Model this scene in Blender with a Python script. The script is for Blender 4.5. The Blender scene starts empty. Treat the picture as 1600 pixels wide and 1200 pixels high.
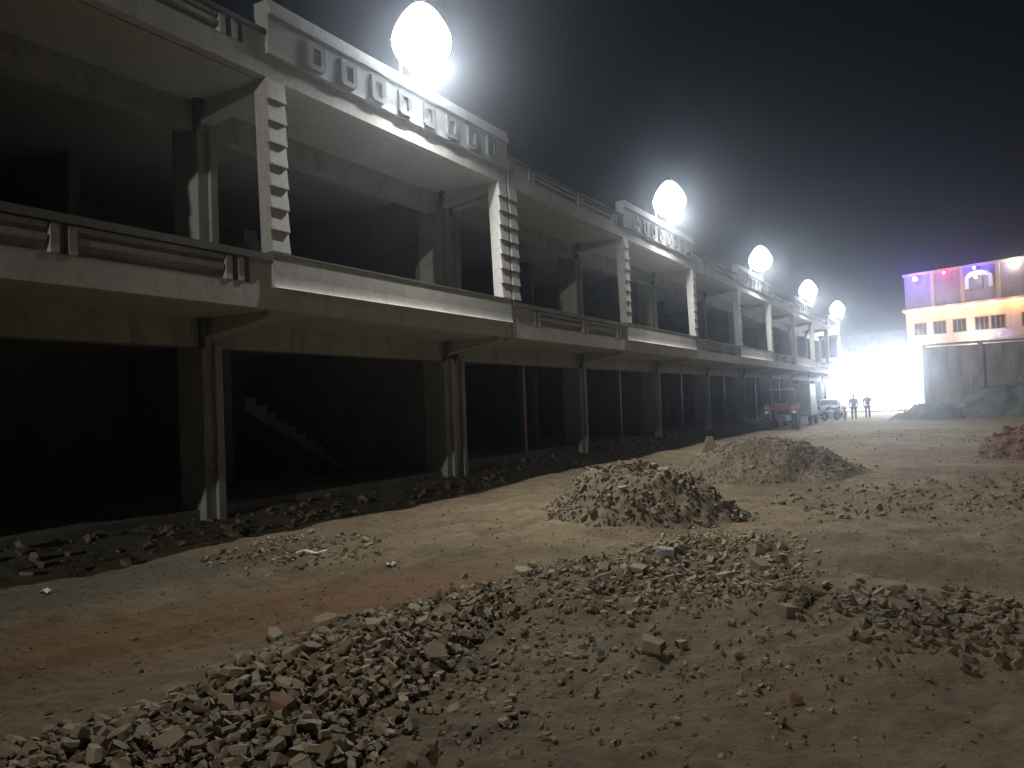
import bpy, bmesh, math, random
import numpy as np
from mathutils import Vector, Matrix, noise as mnoise
random.seed(7)
rng = np.random.default_rng(11)
SC = bpy.context.scene
COL = SC.collection

# ------------------------------------------------------------------ camera
cam_d = bpy.data.cameras.new('camera')
cam = bpy.data.objects.new('camera', cam_d)
COL.objects.link(cam)
cam_d.sensor_width = 36.0
cam_d.lens = 27.0
cam_d.clip_start = 0.05
cam_d.clip_end = 2000
R_ = Vector((0.86294941, 0.50386267, -0.03795684))
U_ = Vector((0.04729732, -0.00575843, 0.99886426))
B_ = Vector((0.50307184, -0.86376458, -0.02880059))
cam.matrix_world = Matrix(((R_.x, U_.x, B_.x, 0), (R_.y, U_.y, B_.y, 0), (R_.z, U_.z, B_.z, 1.8), (0, 0, 0, 1)))
SC.camera = cam

# ------------------------------------------------------------------ night sky
W = bpy.data.worlds.new('World')
SC.world = W
W.use_nodes = True
bg = W.node_tree.nodes['Background']
bg.inputs[0].default_value = (0.30, 0.42, 0.70, 1)
bg.inputs[1].default_value = 0.0065

SC.view_settings.view_transform = 'Standard'
SC.view_settings.look = 'None'
SC.view_settings.exposure = 0.0
SC.view_settings.gamma = 1.0
SC.view_settings.use_curve_mapping = False
SC.cycles.use_denoising = True
SC.cycles.max_bounces = 6
SC.cycles.diffuse_bounces = 3
SC.cycles.volume_bounces = 0
SC.cycles.sample_clamp_indirect = 4.0
SC.cycles.use_light_tree = True

LAMP_W = 1400.0        # each parapet floodlight
POLE_W = 14000.0        # street lamp behind the photographer
HAZE = 0.0017

# ------------------------------------------------------------------ materials
def nt_of(name):
    m = bpy.data.materials.new(name)
    m.use_nodes = True
    nt = m.node_tree
    return m, nt, nt.nodes['Principled BSDF']

def noise_node(nt, vec, scale, detail=4, rough=.55, mscale=None):
    n = nt.nodes.new('ShaderNodeTexNoise')
    n.inputs['Scale'].default_value = scale
    n.inputs['Detail'].default_value = detail
    n.inputs['Roughness'].default_value = rough
    if mscale:
        mp = nt.nodes.new('ShaderNodeMapping')
        mp.inputs['Scale'].default_value = mscale
        nt.links.new(vec, mp.inputs['Vector'])
        vec = mp.outputs[0]
    nt.links.new(vec, n.inputs['Vector'])
    return n.outputs['Fac']

def ramp(nt, fac, a, b, ca, cb):
    r = nt.nodes.new('ShaderNodeValToRGB')
    r.color_ramp.elements[0].position = a
    r.color_ramp.elements[1].position = b
    r.color_ramp.elements[0].color = (*ca, 1)
    r.color_ramp.elements[1].color = (*cb, 1)
    nt.links.new(fac, r.inputs['Fac'])
    return r.outputs['Color']

def mixc(nt, fac, a, b, mode='MIX'):
    m = nt.nodes.new('ShaderNodeMix')
    m.data_type = 'RGBA'
    m.blend_type = mode
    for s, v in ((0, fac), (6, a), (7, b)):
        if hasattr(v, 'links'):
            nt.links.new(v, m.inputs[s])
        elif isinstance(v, (int, float)):
            m.inputs[s].default_value = v
        else:
            m.inputs[s].default_value = (*v, 1)
    return m.outputs[2]

def bump(nt, bsdf, fac, strength, dist):
    b = nt.nodes.new('ShaderNodeBump')
    b.inputs['Strength'].default_value = strength
    b.inputs['Distance'].default_value = dist
    nt.links.new(fac, b.inputs['Height'])
    nt.links.new(b.outputs[0], bsdf.inputs['Normal'])

def geo_pos(nt):
    g = nt.nodes.new('ShaderNodeNewGeometry')
    return g.outputs['Position']

def weathered(name, c1, c2, dirt, rough=.85, dirt_amt=(.52, .75), streak=True, bscale=30, bstr=.25):
    m, nt, b = nt_of(name)
    p = geo_pos(nt)
    f1 = noise_node(nt, p, 0.9, 5, .6)
    col = ramp(nt, f1, .35, .65, c1, c2)
    f2 = noise_node(nt, p, 2.2, 6, .7, (1.2, 1.2, .25) if streak else None)
    r2 = ramp(nt, f2, dirt_amt[0], dirt_amt[1], (0, 0, 0), (1, 1, 1))
    col = mixc(nt, r2, col, dirt)
    f3 = noise_node(nt, p, 14, 4, .6)
    r3 = ramp(nt, f3, .3, .7, (.84, .84, .84), (1.08, 1.08, 1.08))
    col = mixc(nt, 1.0, col, r3, 'MULTIPLY')
    nt.links.new(col, b.inputs['Base Color'])
    b.inputs['Roughness'].default_value = rough
    f4 = noise_node(nt, p, bscale, 5, .65)
    bump(nt, b, f4, bstr, .01)
    return m

def plain(name, c, rough=.6, metal=0.0, var=.25, scale=8):
    m, nt, b = nt_of(name)
    p = geo_pos(nt)
    f = noise_node(nt, p, scale, 4, .6)
    col = ramp(nt, f, .3, .7, tuple(x * (1 - var) for x in c), tuple(min(1, x * (1 + var)) for x in c))
    nt.links.new(col, b.inputs['Base Color'])
    b.inputs['Roughness'].default_value = rough
    b.inputs['Metallic'].default_value = metal
    return m

def emit(name, c, s):
    m, nt, b = nt_of(name)
    b.inputs['Base Color'].default_value = (.6, .6, .6, 1)
    b.inputs['Emission Color'].default_value = (*c, 1)
    b.inputs['Emission Strength'].default_value = s
    return m

M = {}
M['paint'] = weathered('painted plaster', (.45, .45, .42), (.54, .54, .515), (.33, .33, .30), dirt_amt=(.52, .82), bstr=.15)
M['soffit'] = weathered('soffit plaster', (.42, .42, .395), (.46, .46, .43), (.37, .365, .34), streak=False)
M['column'] = weathered('column plaster', (.32, .33, .315), (.40, .41, .395), (.21, .195, .16), dirt_amt=(.5, .75))
M['trim'] = weathered('grey trim paint', (.17, .175, .18), (.22, .225, .23), (.12, .12, .12), streak=False)
M['coping'] = weathered('dirty coping', (.11, .125, .10), (.17, .18, .15), (.07, .08, .06), streak=False)
M['raw'] = weathered('raw cement render', (.15, .15, .15), (.21, .205, .20), (.10, .10, .10), streak=False)
M['floor'] = weathered('cement floor', (.16, .16, .15), (.22, .215, .20), (.12, .11, .10), streak=False)
M['rust'] = weathered('rusty steel', (.17, .075, .045), (.24, .12, .08), (.10, .06, .04), rough=.7)
M['pipe'] = plain('drain pipe plastic', (.12, .12, .12), .5)
M['gap'] = plain('joint filler', (.012, .012, .014), .95)
M['dark_metal'] = plain('dark metal', (.08, .085, .09), .45, .6)
M['galv'] = plain('galvanised steel', (.35, .36, .37), .45, .7)
M['lens'] = emit('lit lens', (.86, .93, 1.0), 42.0)
M['flood_lens'] = emit('flood lens', (.9, .95, 1.0), 55.0)
M['plinth'] = weathered('rough plinth', (.17, .165, .155), (.24, .23, .21), (.11, .10, .09), streak=False, bscale=12, bstr=.8)
M['boundary'] = weathered('old cement wall', (.18, .165, .15), (.25, .23, .21), (.11, .10, .092), dirt_amt=(.45, .7))
M['spoil'] = weathered('grey spoil', (.07, .075, .073), (.11, .115, .11), (.045, .048, .047), streak=False, bscale=6, bstr=1.)
M['redsoil'] = weathered('red soil', (.082, .040, .024), (.115, .058, .034), (.058, .031, .019), streak=False, bscale=10, bstr=1.)
M['cloth'] = plain('white cloth', (.8, .8, .8), .9, 0, .05, 2)
M['warmwall'] = weathered('cream wall', (.50, .40, .31), (.56, .45, .36), (.40, .32, .26), streak=True)
M['glass'] = plain('dark window glass', (.03, .03, .035), .1)
M['frame'] = plain('brown window frame', (.17, .10, .06), .6)
M['warm'] = emit('warm strip', (1.0, .52, .18), 14.0)
M['bulb_w'] = emit('white bulb', (1.0, .95, .85), 60.0)
M['bulb_b'] = emit('blue bulb', (.10, .06, 1.0), 30.0)
M['bulb_r'] = emit('red bulb', (1.0, .03, .06), 50.0)
M['redpaint'] = plain('red paint', (.10, .024, .019), .7)
M['whitepaint'] = plain('white paint', (.6, .6, .6), .45)
M['rubber'] = plain('rubber', (.03, .03, .03), .85)
M['skin'] = plain('skin', (.28, .16, .10), .6)
M['shirt'] = plain('dark shirt', (.05, .06, .09), .9)
M['shirt2'] = plain('grey shirt', (.08, .08, .085), .9)
M['trousers'] = plain('dark trousers', (.04, .04, .045), .9)
M['hair'] = plain('black hair', (.015, .012, .01), .8)
M['sackcloth'] = plain('woven sack', (.33, .31, .27), .9)
M['mauve'] = weathered('mauve wall', (.27, .235, .25), (.32, .28, .30), (.20, .18, .19))  # purple light of the coloured bulbs tinted into the parapet colour
M['paper'] = plain('pale scrap', (.62, .60, .56), .8)

def stone_mat(name, cols, spread=.25):
    m, nt, b = nt_of(name)
    oi = nt.nodes.new('ShaderNodeObjectInfo')
    at = nt.nodes.new('ShaderNodeAttribute')
    at.attribute_name = 'tone'
    add = nt.nodes.new('ShaderNodeMath')
    add.operation = 'ADD'
    nt.links.new(oi.outputs['Random'], add.inputs[0])
    nt.links.new(at.outputs['Fac'], add.inputs[1])
    fr = nt.nodes.new('ShaderNodeMath')
    fr.operation = 'FRACT'
    nt.links.new(add.outputs[0], fr.inputs[0])
    r = nt.nodes.new('ShaderNodeValToRGB')
    r.color_ramp.interpolation = 'LINEAR'
    els = r.color_ramp.elements
    while len(els) < len(cols):
        els.new(.5)
    for i, c in enumerate(cols):
        els[i].position = i / (len(cols) - 1)
        els[i].color = (*c, 1)
    nt.links.new(fr.outputs[0], r.inputs['Fac'])
    p = geo_pos(nt)
    f = noise_node(nt, p, 22, 5, .7)
    rr = ramp(nt, f, .3, .7, (.72, .71, .68), (1.15, 1.14, 1.12))
    col = mixc(nt, 1.0, r.outputs['Color'], rr, 'MULTIPLY')
    f2 = noise_node(nt, p, 5, 3, .6)
    r2 = ramp(nt, f2, .5, .7, (0, 0, 0), (.6, .6, .6))
    col = mixc(nt, r2, col, (.24, .185, .125))
    nt.links.new(col, b.inputs['Base Color'])
    b.inputs['Roughness'].default_value = .92
    f3 = noise_node(nt, p, 60, 6, .7)
    bump(nt, b, f3, .6, .008)
    return m
M['stone'] = stone_mat('broken stone', [(.25, .205, .14), (.31, .26, .185), (.27, .22, .15), (.36, .31, .23), (.25, .215, .16), (.30, .245, .165), (.21, .155, .10), (.33, .28, .20)])
M['bluestone'] = stone_mat('grey stone', [(.22, .235, .25), (.30, .32, .34), (.20, .21, .22), (.27, .28, .28)])
M['rubble'] = stone_mat('heap rubble', [(.135, .108, .070), (.18, .148, .10), (.155, .122, .078), (.25, .212, .155), (.12, .095, .064), (.19, .152, .10)])
M['redstone'] = stone_mat('brick fragment', [(.19, .085, .05), (.24, .12, .075)])

# ground: tan silt with ochre, grey and darker areas
def ground_mat():
    m, nt, b = nt_of('dirt ground')
    p = geo_pos(nt)
    f1 = noise_node(nt, p, .22, 6, .6)
    col = ramp(nt, f1, .36, .64, (.165, .118, .062), (.262, .212, .128))
    f2 = noise_node(nt, p, 1.6, 6, .65)
    r2 = ramp(nt, f2, .40, .68, (.64, .62, .58), (1.12, 1.10, 1.06))
    col = mixc(nt, 1.0, col, r2, 'MULTIPLY')

    def patch(cx, cy, sx, sy, ang, colr, amt, soft=.55):
        nonlocal col
        mp = nt.nodes.new('ShaderNodeMapping')
        mp.vector_type = 'TEXTURE'
        mp.inputs['Location'].default_value = (cx, cy, 0)
        mp.inputs['Rotation'].default_value = (0, 0, ang)
        mp.inputs['Scale'].default_value = (sx, sy, 1000)
        nt.links.new(p, mp.inputs['Vector'])
        ln = nt.nodes.new('ShaderNodeVectorMath')
        ln.operation = 'LENGTH'
        nt.links.new(mp.outputs[0], ln.inputs[0])
        nn = noise_node(nt, p, 1.5, 10, .78)
        ad = nt.nodes.new('ShaderNodeMath')
        ad.operation = 'MULTIPLY_ADD'
        nt.links.new(nn, ad.inputs[0])
        ad.inputs[1].default_value = 1.7
        nt.links.new(ln.outputs['Value'], ad.inputs[2])
        mr = nt.nodes.new('ShaderNodeMapRange')
        mr.interpolation_type = 'SMOOTHSTEP'
        for i_, v_ in ((1, 1.85 - soft), (2, 2.15), (3, amt), (4, 0.0)):
            mr.inputs[i_].default_value = v_
        nt.links.new(ad.outputs[0], mr.inputs[0])
        fac = mr.outputs[0]
        col = mixc(nt, fac, col, colr)
    patch(-8.3, 5.2, .95, 4.2, math.radians(-4), (.098, .086, .056), .78)      # dark grey dust near the arcade
    patch(-6.4, 2.9, 1.4, 1.5, 0, (.14, .088, .036), .85)
    patch(-5.5, 5.1, 1.05, 2.7, math.radians(-24), (.18, .094, .032), .85)   # ochre soil
    patch(-10.2, 24, .9, 40.0, 0, (.145, .145, .132), .85)                      # grey strip under the slab
    patch(.2, 8.9, 1.8, .65, math.radians(-12), (.11, .08, .04), .75, .4)     # darker along the trough
    patch(-1.6, 8.6, 1.0, 1.9, 0, (.16, .115, .062), .6)
    patch(-1.0, 3.9, 1.2, 1.3, .4, (.18, .13, .066), .6)
    patch(3.0, 13, 3, 1.5, .1, (.17, .125, .07), .6)
    f3 = noise_node(nt, p, 7.5, 6, .7)
    r3 = ramp(nt, f3, .33, .66, (.80, .79, .77), (1.10, 1.10, 1.09))
    col = mixc(nt, 1.0, col, r3, 'MULTIPLY')
    f5 = noise_node(nt, p, 3.0, 8, .75)
    r5 = ramp(nt, f5, .53, .68, (0, 0, 0), (.65, .65, .65))
    col = mixc(nt, r5, col, (.13, .10, .07))
    nt.links.new(col, b.inputs['Base Color'])
    b.inputs['Roughness'].default_value = .95
    f4 = noise_node(nt, p, 16, 10, .72)
    bump(nt, b, f4, .8, .06)
    return m
M['ground'] = ground_mat()

# ------------------------------------------------------------------ helpers
class MB:
    def __init__(self):
        self.v = []
        self.f = []
    def add(self, vs, fs):
        n = len(self.v)
        self.v += [tuple(a) for a in vs]
        self.f += [tuple(n + i for i in f) for f in fs]
        return self
    def box(self, x0, x1, y0, y1, z0, z1):
        vs = [(x, y, z) for x in (x0, x1) for y in (y0, y1) for z in (z0, z1)]
        return self.add(vs, [(0, 1, 3, 2), (4, 6, 7, 5), (0, 4, 5, 1), (2, 3, 7, 6), (0, 2, 6, 4), (1, 5, 7, 3)])
    def prism(self, prof, y0, y1):          # profile in x,z run along y
        n = len(prof)
        vs = [(x, y0, z) for x, z in prof] + [(x, y1, z) for x, z in prof]
        fs = [(i, (i + 1) % n, n + (i + 1) % n, n + i) for i in range(n)]
        fs += [tuple(range(n - 1, -1, -1)), tuple(range(n, 2 * n))]
        return self.add(vs, fs)
    def tube(self, pts, r, n=10, cap=True):
        pts = [Vector(p) for p in pts]
        rs = r if isinstance(r, (list, tuple)) else [r] * len(pts)
        rings = []
        up = Vector((0, 0, 1))
        for i, p in enumerate(pts):
            d = (pts[min(i + 1, len(pts) - 1)] - pts[max(i - 1, 0)]).normalized()
            a = d.cross(up if abs(d.dot(up)) < .95 else Vector((1, 0, 0))).normalized()
            b = d.cross(a)
            rings.append([p + (a * math.cos(t) + b * math.sin(t)) * rs[i] for t in [2 * math.pi * k / n for k in range(n)]])
        vs = [v for ring in rings for v in ring]
        fs = []
        for i in range(len(pts) - 1):
            for k in range(n):
                fs.append((i * n + k, i * n + (k + 1) % n, (i + 1) * n + (k + 1) % n, (i + 1) * n + k))
        if cap:
            fs.append(tuple(range(n - 1, -1, -1)))
            fs.append(tuple((len(pts) - 1) * n + k for k in range(n)))
        return self.add(vs, fs)
    def mesh(self, name, mat, smooth=False, bevel=0):
        me = bpy.data.meshes.new(name)
        me.from_pydata(self.v, [], self.f)
        bm = bmesh.new()
        bm.from_mesh(me)
        bmesh.ops.recalc_face_normals(bm, faces=bm.faces)
        if bevel:
            bmesh.ops.bevel(bm, geom=[e for e in bm.edges if e.calc_face_angle(0) > .5], offset=bevel, segments=1, affect='EDGES', clamp_overlap=True)
        bm.to_mesh(me)
        bm.free()
        me.materials.append(mat)
        if smooth:
            me.shade_smooth()
        return me

def link(name, me, parent=None, loc=(0, 0, 0), rot=(0, 0, 0)):
    o = bpy.data.objects.new(name, me)
    COL.objects.link(o)
    if parent:
        o.parent = parent
    o.location = loc
    o.rotation_euler = rot
    return o

def thing(name, label, cat, loc=(0, 0, 0), rz=0.0, group=None):
    o = bpy.data.objects.new(name, None)
    COL.objects.link(o)
    o.location = loc
    o.rotation_euler = (0, 0, rz)
    o.empty_display_size = .2
    o['label'] = label
    o['category'] = cat
    if group:
        o['group'] = group
    return o

def tag(o, label, cat, group=None):
    o['label'] = label
    o['category'] = cat
    if group:
        o['group'] = group
    return o

def struct(name, me, loc=(0, 0, 0)):
    o = link(name, me, None, loc)
    o['kind'] = 'structure'
    return o

def copy_tree(o, parent=None):
    c = o.copy()
    COL.objects.link(c)
    if parent:
        c.parent = parent
    for ch in list(o.children):
        copy_tree(ch, c)
    return c

# ------------------------------------------------------------------ ground sheet
def _hash(ix, iy, s):
    h = (ix.astype(np.int64) * 374761393 + iy.astype(np.int64) * 668265263 + s * 974634777) & 0xffffffff
    h = ((h ^ (h >> 13)) * 1274126177) & 0xffffffff
    return ((h ^ (h >> 16)) & 0xffff) / 65535.0

def vnoise(x, y, s=0):
    x = np.asarray(x, float)
    y = np.asarray(y, float)
    ix, iy = np.floor(x), np.floor(y)
    fx, fy = x - ix, y - iy
    fx = fx * fx * (3 - 2 * fx)
    fy = fy * fy * (3 - 2 * fy)
    a, b = _hash(ix, iy, s), _hash(ix + 1, iy, s)
    c, d = _hash(ix, iy + 1, s), _hash(ix + 1, iy + 1, s)
    return (a * (1 - fx) + b * fx) * (1 - fy) + (c * (1 - fx) + d * fx) * fy - .5

def fbm(x, y, s=0, o=4, g=.5):
    t, a, k = 0, 1.0, 1.0
    for i in range(o):
        t = t + a * vnoise(x * k + 17.3 * i, y * k - 9.1 * i, s + i)
        a *= g
        k *= 2.07
    return t

def sstep(a, b, x):
    t = np.clip((x - a) / (b - a), 0, 1)
    return t * t * (3 - 2 * t)

def seg_d(x, y, ax, ay, bx, by):
    dx, dy = bx - ax, by - ay
    t = np.clip(((x - ax) * dx + (y - ay) * dy) / (dx * dx + dy * dy), 0, 1)
    return np.hypot(x - ax - t * dx, y - ay - t * dy)

def ground_h(x, y):
    x = np.asarray(x, float)
    y = np.asarray(y, float)
    near = np.exp(-np.maximum(0, np.hypot(x, y) - 25) / 40)
    h = .10 * fbm(x * .35, y * .35, 3, 3) * near
    h = h + .035 * fbm(x * 1.7, y * 1.7, 9, 4, .6) * near
    h = h + .030 * fbm(x * 6.5, y * 6.5, 21, 4, .62) * np.exp(-np.maximum(0, np.hypot(x, y) - 8) / 10)
    d = seg_d(x, y, -3.9, 2.0, -3.9, 5.6)
    h = h + .10 * np.exp(-(d / .8) ** 2)                       # rubble ridge
    d = seg_d(x, y, -3.6, 6.4, -2.6, 9.4)
    h = h + .09 * np.exp(-(d / .6) ** 2)
    d = seg_d(x, y, -1.5, 6.8, .9, 6.3)
    h = h + .13 * np.exp(-(d / .55) ** 2)
    h = h - .10 * np.exp(-((x - .2) / 1.5) ** 2 - ((y - 8.9) / .5) ** 2)
    # shallow wheel ruts running beside the arcade
    for ax, bx in ((-7.15, -6.2), (-5.75, -4.9 - .6)):
        d = seg_d(x + .12 * np.sin(y * .9), y, ax, 1.0, bx, 40.0)
        h = h - .040 * np.exp(-(d / .13) ** 2) + .018 * np.exp(-((d - .24) / .08) ** 2)
    # bank of dirt climbing to the shop floor
    top = .22 + .20 * sstep(12, 36, y)
    bank = sstep(-9.35, -10.75, x) * np.where(y > -12, 1, 0) * np.where(y < 74, 1, 0)
    h = h + bank * (top + .10 * fbm(x * 2.5, y * 1.3, 5, 4, .6))
    h = h * 1.0
    return h

def make_ground():
    def axis(lo, a, b, hi, step, g=1.07):
        core = list(np.arange(a, b + 1e-6, step))
        s, p, left = step, a, []
        while p > lo:
            s *= g
            p -= s
            left.append(max(p, lo))
        s, p, right = step, core[-1], []
        while p < hi:
            s *= g
            p += s
            right.append(min(p, hi))
        return np.array(left[::-1] + core + right)
    xs = axis(-250, -11.3, 2.5, 250, .042)
    yc = [1.8]
    while yc[-1] < 240:
        yc.append(yc[-1] + max(.032, .0105 * yc[-1]))
    s, p, lo = .05, 1.8, []
    while p > -90:
        s *= 1.12
        p -= s
        lo.append(max(p, -90))
    ys = np.array(lo[::-1] + yc)
    X, Y = np.meshgrid(xs, ys)
    Z = ground_h(X, Y)
    nx, ny = len(xs), len(ys)
    co = np.stack([X.ravel(), Y.ravel(), Z.ravel()], 1)
    i = np.arange((nx - 1) * (ny - 1))
    r, c = i // (nx - 1), i % (nx - 1)
    a = r * nx + c
    F = np.stack([a, a + 1, a + nx + 1, a + nx], 1)
    me = np_mesh('ground', co, F, M['ground'])
    me.shade_smooth()
    print('ground', nx, ny, nx * ny)
    return struct('ground', me)

def np_mesh(name, co, F, mat, tone=None, flat=True):
    me = bpy.data.meshes.new(name)
    n, k = F.shape
    me.vertices.add(len(co))
    me.vertices.foreach_set('co', np.ascontiguousarray(co, np.float32).ravel())
    me.loops.add(n * k)
    me.loops.foreach_set('vertex_index', np.ascontiguousarray(F, np.int32).ravel())
    me.polygons.add(n)
    me.polygons.foreach_set('loop_start', np.arange(0, n * k, k, dtype=np.int32))
    me.update(calc_edges=True)
    if tone is not None:
        at = me.attributes.new('tone', 'FLOAT', 'FACE')
        at.data.foreach_set('value', np.ascontiguousarray(tone, np.float32))
    me.materials.append(mat)
    if flat:
        me.shade_flat()
    return me
make_ground()

# ------------------------------------------------------------------ haze in the night air
def make_haze():
    b = MB().box(-262, 262, -98, 250, -2.2, 17.5)
    m = bpy.data.materials.new('night haze')
    m.use_nodes = True
    nt = m.node_tree
    nt.nodes.remove(nt.nodes['Principled BSDF'])
    v = nt.nodes.new('ShaderNodeVolumePrincipled')
    v.inputs['Color'].default_value = (.74, .84, 1.0, 1)
    v.inputs['Density'].default_value = HAZE
    v.inputs['Anisotropy'].default_value = .93
    nt.links.new(v.outputs[0], nt.nodes['Material Output'].inputs['Volume'])
    me = b.mesh('haze', m)
    o = link('haze', me)
    o['kind'] = 'stuff'
make_haze()

# ------------------------------------------------------------------ arcade building
XF = -8.8          # facade plane
P = 7.07
Z1, Z2 = 3.38, 6.90          # undersides of the two projecting slabs
F0 = 8.1           # first fin in view

cache = {}
def cached(key, fn):
    if key not in cache:
        cache[key] = fn()
    return cache[key]

# --- meshes in bay coordinates: x measured from the facade plane, y from bay start, z world
def rail_pieces(zb, zs0, zs1, zt):
    """parapet with recessed slots: returns (wall, bars, uprights)"""
    L = P
    w = MB()
    w.box(-.16, -.09, 0, L, zb, zt)                      # back of the recesses
    w.box(-.09, 0, 0, L, zb, zs0)                        # band below the slots
    w.box(-.09, 0, 0, .98, zs0, zt)
    w.box(-.09, 0, L - .42, L, zs0, zt)
    return w

def make_bay(parent, y0, kind, first_y=None, last_y=None):
    """all the facade parts of one bay (kind 'rail' or 'block')"""
    pl = parent.location
    def put(name, key, fn, mat, x=XF, y=y0, z=0.0, **kw):
        me = cached((name, key), lambda: fn().mesh(name, M[mat], **kw))
        return link(name, me, parent, (x - pl.x, y - pl.y, z - pl.z))
    for zb, lvl in ((Z1, 1), (Z2, 2)):
        ft = zb + .35
        if kind == 'rail':
            zs0, zs1 = (3.74, 4.07) if lvl == 1 else (7.25, 7.52)
            zt = zs1 + (.03 if lvl == 1 else .02)
            put('parapet', ('rail', lvl), lambda: rail_pieces(zb, zs0, zs1, zt), 'paint')
            def cop():
                return MB().box(-.20, .045, 0, P, zt, zt + (.10 if lvl == 1 else .07))
            put('coping', ('rail', lvl), cop, 'coping')
            h = zs1 - zs0
            # upright bars: pair at each end, pair in the middle
            for yy, ww in ((1.03, .10), (1.24, .10), (3.83, .09), (4.04, .09), (6.24, .10), (6.45, .10)):
                put('parapet_upright', lvl, lambda: MB().box(-.088, .012, 0, .10, zs0 + .002, zs1 + .012), 'paint', y=y0 + yy)
            for yy, ll in ((1.36, 2.44), (4.15, 2.06)):
                put('parapet_bar', (lvl, ll), lambda: MB().box(-.088, -.004, 0, ll, zs0 + h * .40, zs0 + h * .64), 'paint', y=y0 + yy)
                put('parapet_bar', (lvl, ll, 'top'), lambda: MB().box(-.088, -.004, 0, ll, zs1 - .045, zs1 + .012), 'paint', y=y0 + yy)
        elif lvl == 1:
            def para():
                b = MB()
                b.prism([(-.16, zb), (0, zb), (0, 3.70), (.068, 3.705), (.054, 3.73), (.043, 3.77), (.037, 3.82), (.034, 3.88), (.034, 4.21), (-.16, 4.21)], 0, P)
                return b
            put('parapet', 'block1', para, 'paint')
            put('coping', 'block1', lambda: MB().box(-.20, .045, 0, P, 4.21, 4.245), 'coping')
        else:
            def para():
                b = MB()
                b.prism([(-.20, zb), (0, zb), (0, 7.25), (.07, 7.252), (.07, 7.84), (-.20, 7.84)], 0, P)
                return b
            put('parapet', 'block2', para, 'paint')
            def cop():
                return MB().prism([(-.22, 7.84), (.125, 7.84), (.125, 7.94), (.09, 7.945), (.09, 8.07), (-.22, 8.07)], 0, P)
            put('coping', 'block2', cop, 'paint')
            def orn():
                b = MB()
                y, z = .19, .22
                hy, hz = .085, .13
                o = [(-y, -z + .05), (-y + .05, -z), (y - .05, -z), (y, -z + .05), (y, z), (-y, z)]
                i = [(-hy, -hz), (-hy, -hz), (hy, -hz), (hy, -hz), (hy, hz), (-hy, hz)]
                vs = []
                for xx in (0, .045):
                    for q in (o, i):
                        vs += [(xx, a, c) for a, c in q]
                fs = []
                for k in range(6):
                    k2 = (k + 1) % 6
                    fs.append((k, k2, 12 + k2, 12 + k))
                    fs.append((6 + k2, 6 + k, 18 + k, 18 + k2))
                    fs.append((12 + k, 12 + k2, 18 + k2, 18 + k))
                return b.add(vs, fs)
            for k in range(8):
                put('frame_ornament', 0, orn, 'trim', x=XF + .072, y=y0 + .98 + .765 * k, z=7.53)
    # beams behind, between columns
    put('beam', 1, lambda: MB().box(-.30, 0, .36, P - .02, 2.94, Z1 + .001), 'column', x=-10.47)
    put('beam', 2, lambda: MB().box(-.30, 0, .36, P - .02, 6.46, Z2 + .001), 'column', x=-10.47)

def fin_mesh():
    b = MB()
    z0, z1, n = 4.247, Z2, 8
    st = (z1 - z0) / n
    prof = [(-.26, z1), (-.20, z0)]
    for k in range(n):
        zb = z0 + k * st
        prof += [(.035, zb + .004), (-.035, zb + st - .004)]
    return b.prism(prof, 0, .36)

def fin_parts(parent, y, wid=.36):
    pl = parent.location
    z0, z1, n = 4.247, Z2, 8
    st = (z1 - z0) / n
    me = cached(('finbody', wid), lambda: MB().prism([(-.15, z1), (-.23, z0), (-.06, z0), (-.06, z1)][::-1] if False else [(-.27, z1), (-.20, z0), (-.05, z0), (-.05, z1)], 0, wid).mesh('fin', M['paint']))
    f = link('fin', me, parent, (XF - pl.x, y - pl.y, 0))
    tm = cached(('tooth', wid), lambda: MB().prism([(-.05, .003), (.045, .003), (.045, .02), (.004, st - .003), (-.05, st - .003)], .003, wid - .003).mesh('fin_block', M['paint']))
    for k in range(n):
        link('fin_block', tm, f, (0, 0, z0 + k * st))

def column_parts(parent, y, plain_=False):
    """two storeys of an L-stepped column with its drain spout"""
    pl = parent.location
    def put(name, key, fn, mat, z=0.0):
        me = cached((name, key), lambda: fn().mesh(name, M[mat], bevel=.008))
        return link(name, me, parent, (-10.47 - pl.x, y - pl.y, z))
    c1 = put('column', 1, lambda: MB().box(-.62, 0, 0, .34, -.3, Z1), 'column')
    c2 = put('column', 2, lambda: MB().box(-.62, 0, 0, .34, Z1 + .15, Z2), 'column')
    put('pilaster', 1, lambda: MB().box(.002, .075, .19, .335, -.3, 2.98), 'column')
    put('pilaster', 2, lambda: MB().box(.002, .075, .19, .335, Z1 + .15, 6.50), 'column')
    # tapered cantilever to the facade
    for lvl, zt in ((1, Z1), (2, Z2)):
        put('cantilever', lvl, lambda: MB().prism([(.0, zt - .30), (1.49, zt - .10), (1.49, zt - .002), (0, zt - .002)], .03, .31), 'soffit')
    for lvl, zt in ((1, Z1), (2, Z2)):
        def sp():
            return MB().tube([(.16, -.08, zt - .002), (.16, -.08, zt - .22), (.12, -.06, zt - .33), (.02, .0, zt - .44)], .055, 10)
        me = cached(('spout', lvl), lambda: sp().mesh('drain_spout', M['pipe'], smooth=True))
        link('drain_spout', me, parent, (-10.47 - pl.x, y - pl.y, 0))
        cm = cached(('collar', lvl), lambda: MB().tube([(.16, -.08, zt - .003), (.16, -.08, zt - .045)], .085, 12).mesh('spout_collar', M['pipe'], smooth=False))
        link('spout_collar', cm, parent, (-10.47 - pl.x, y - pl.y, 0))

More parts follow.
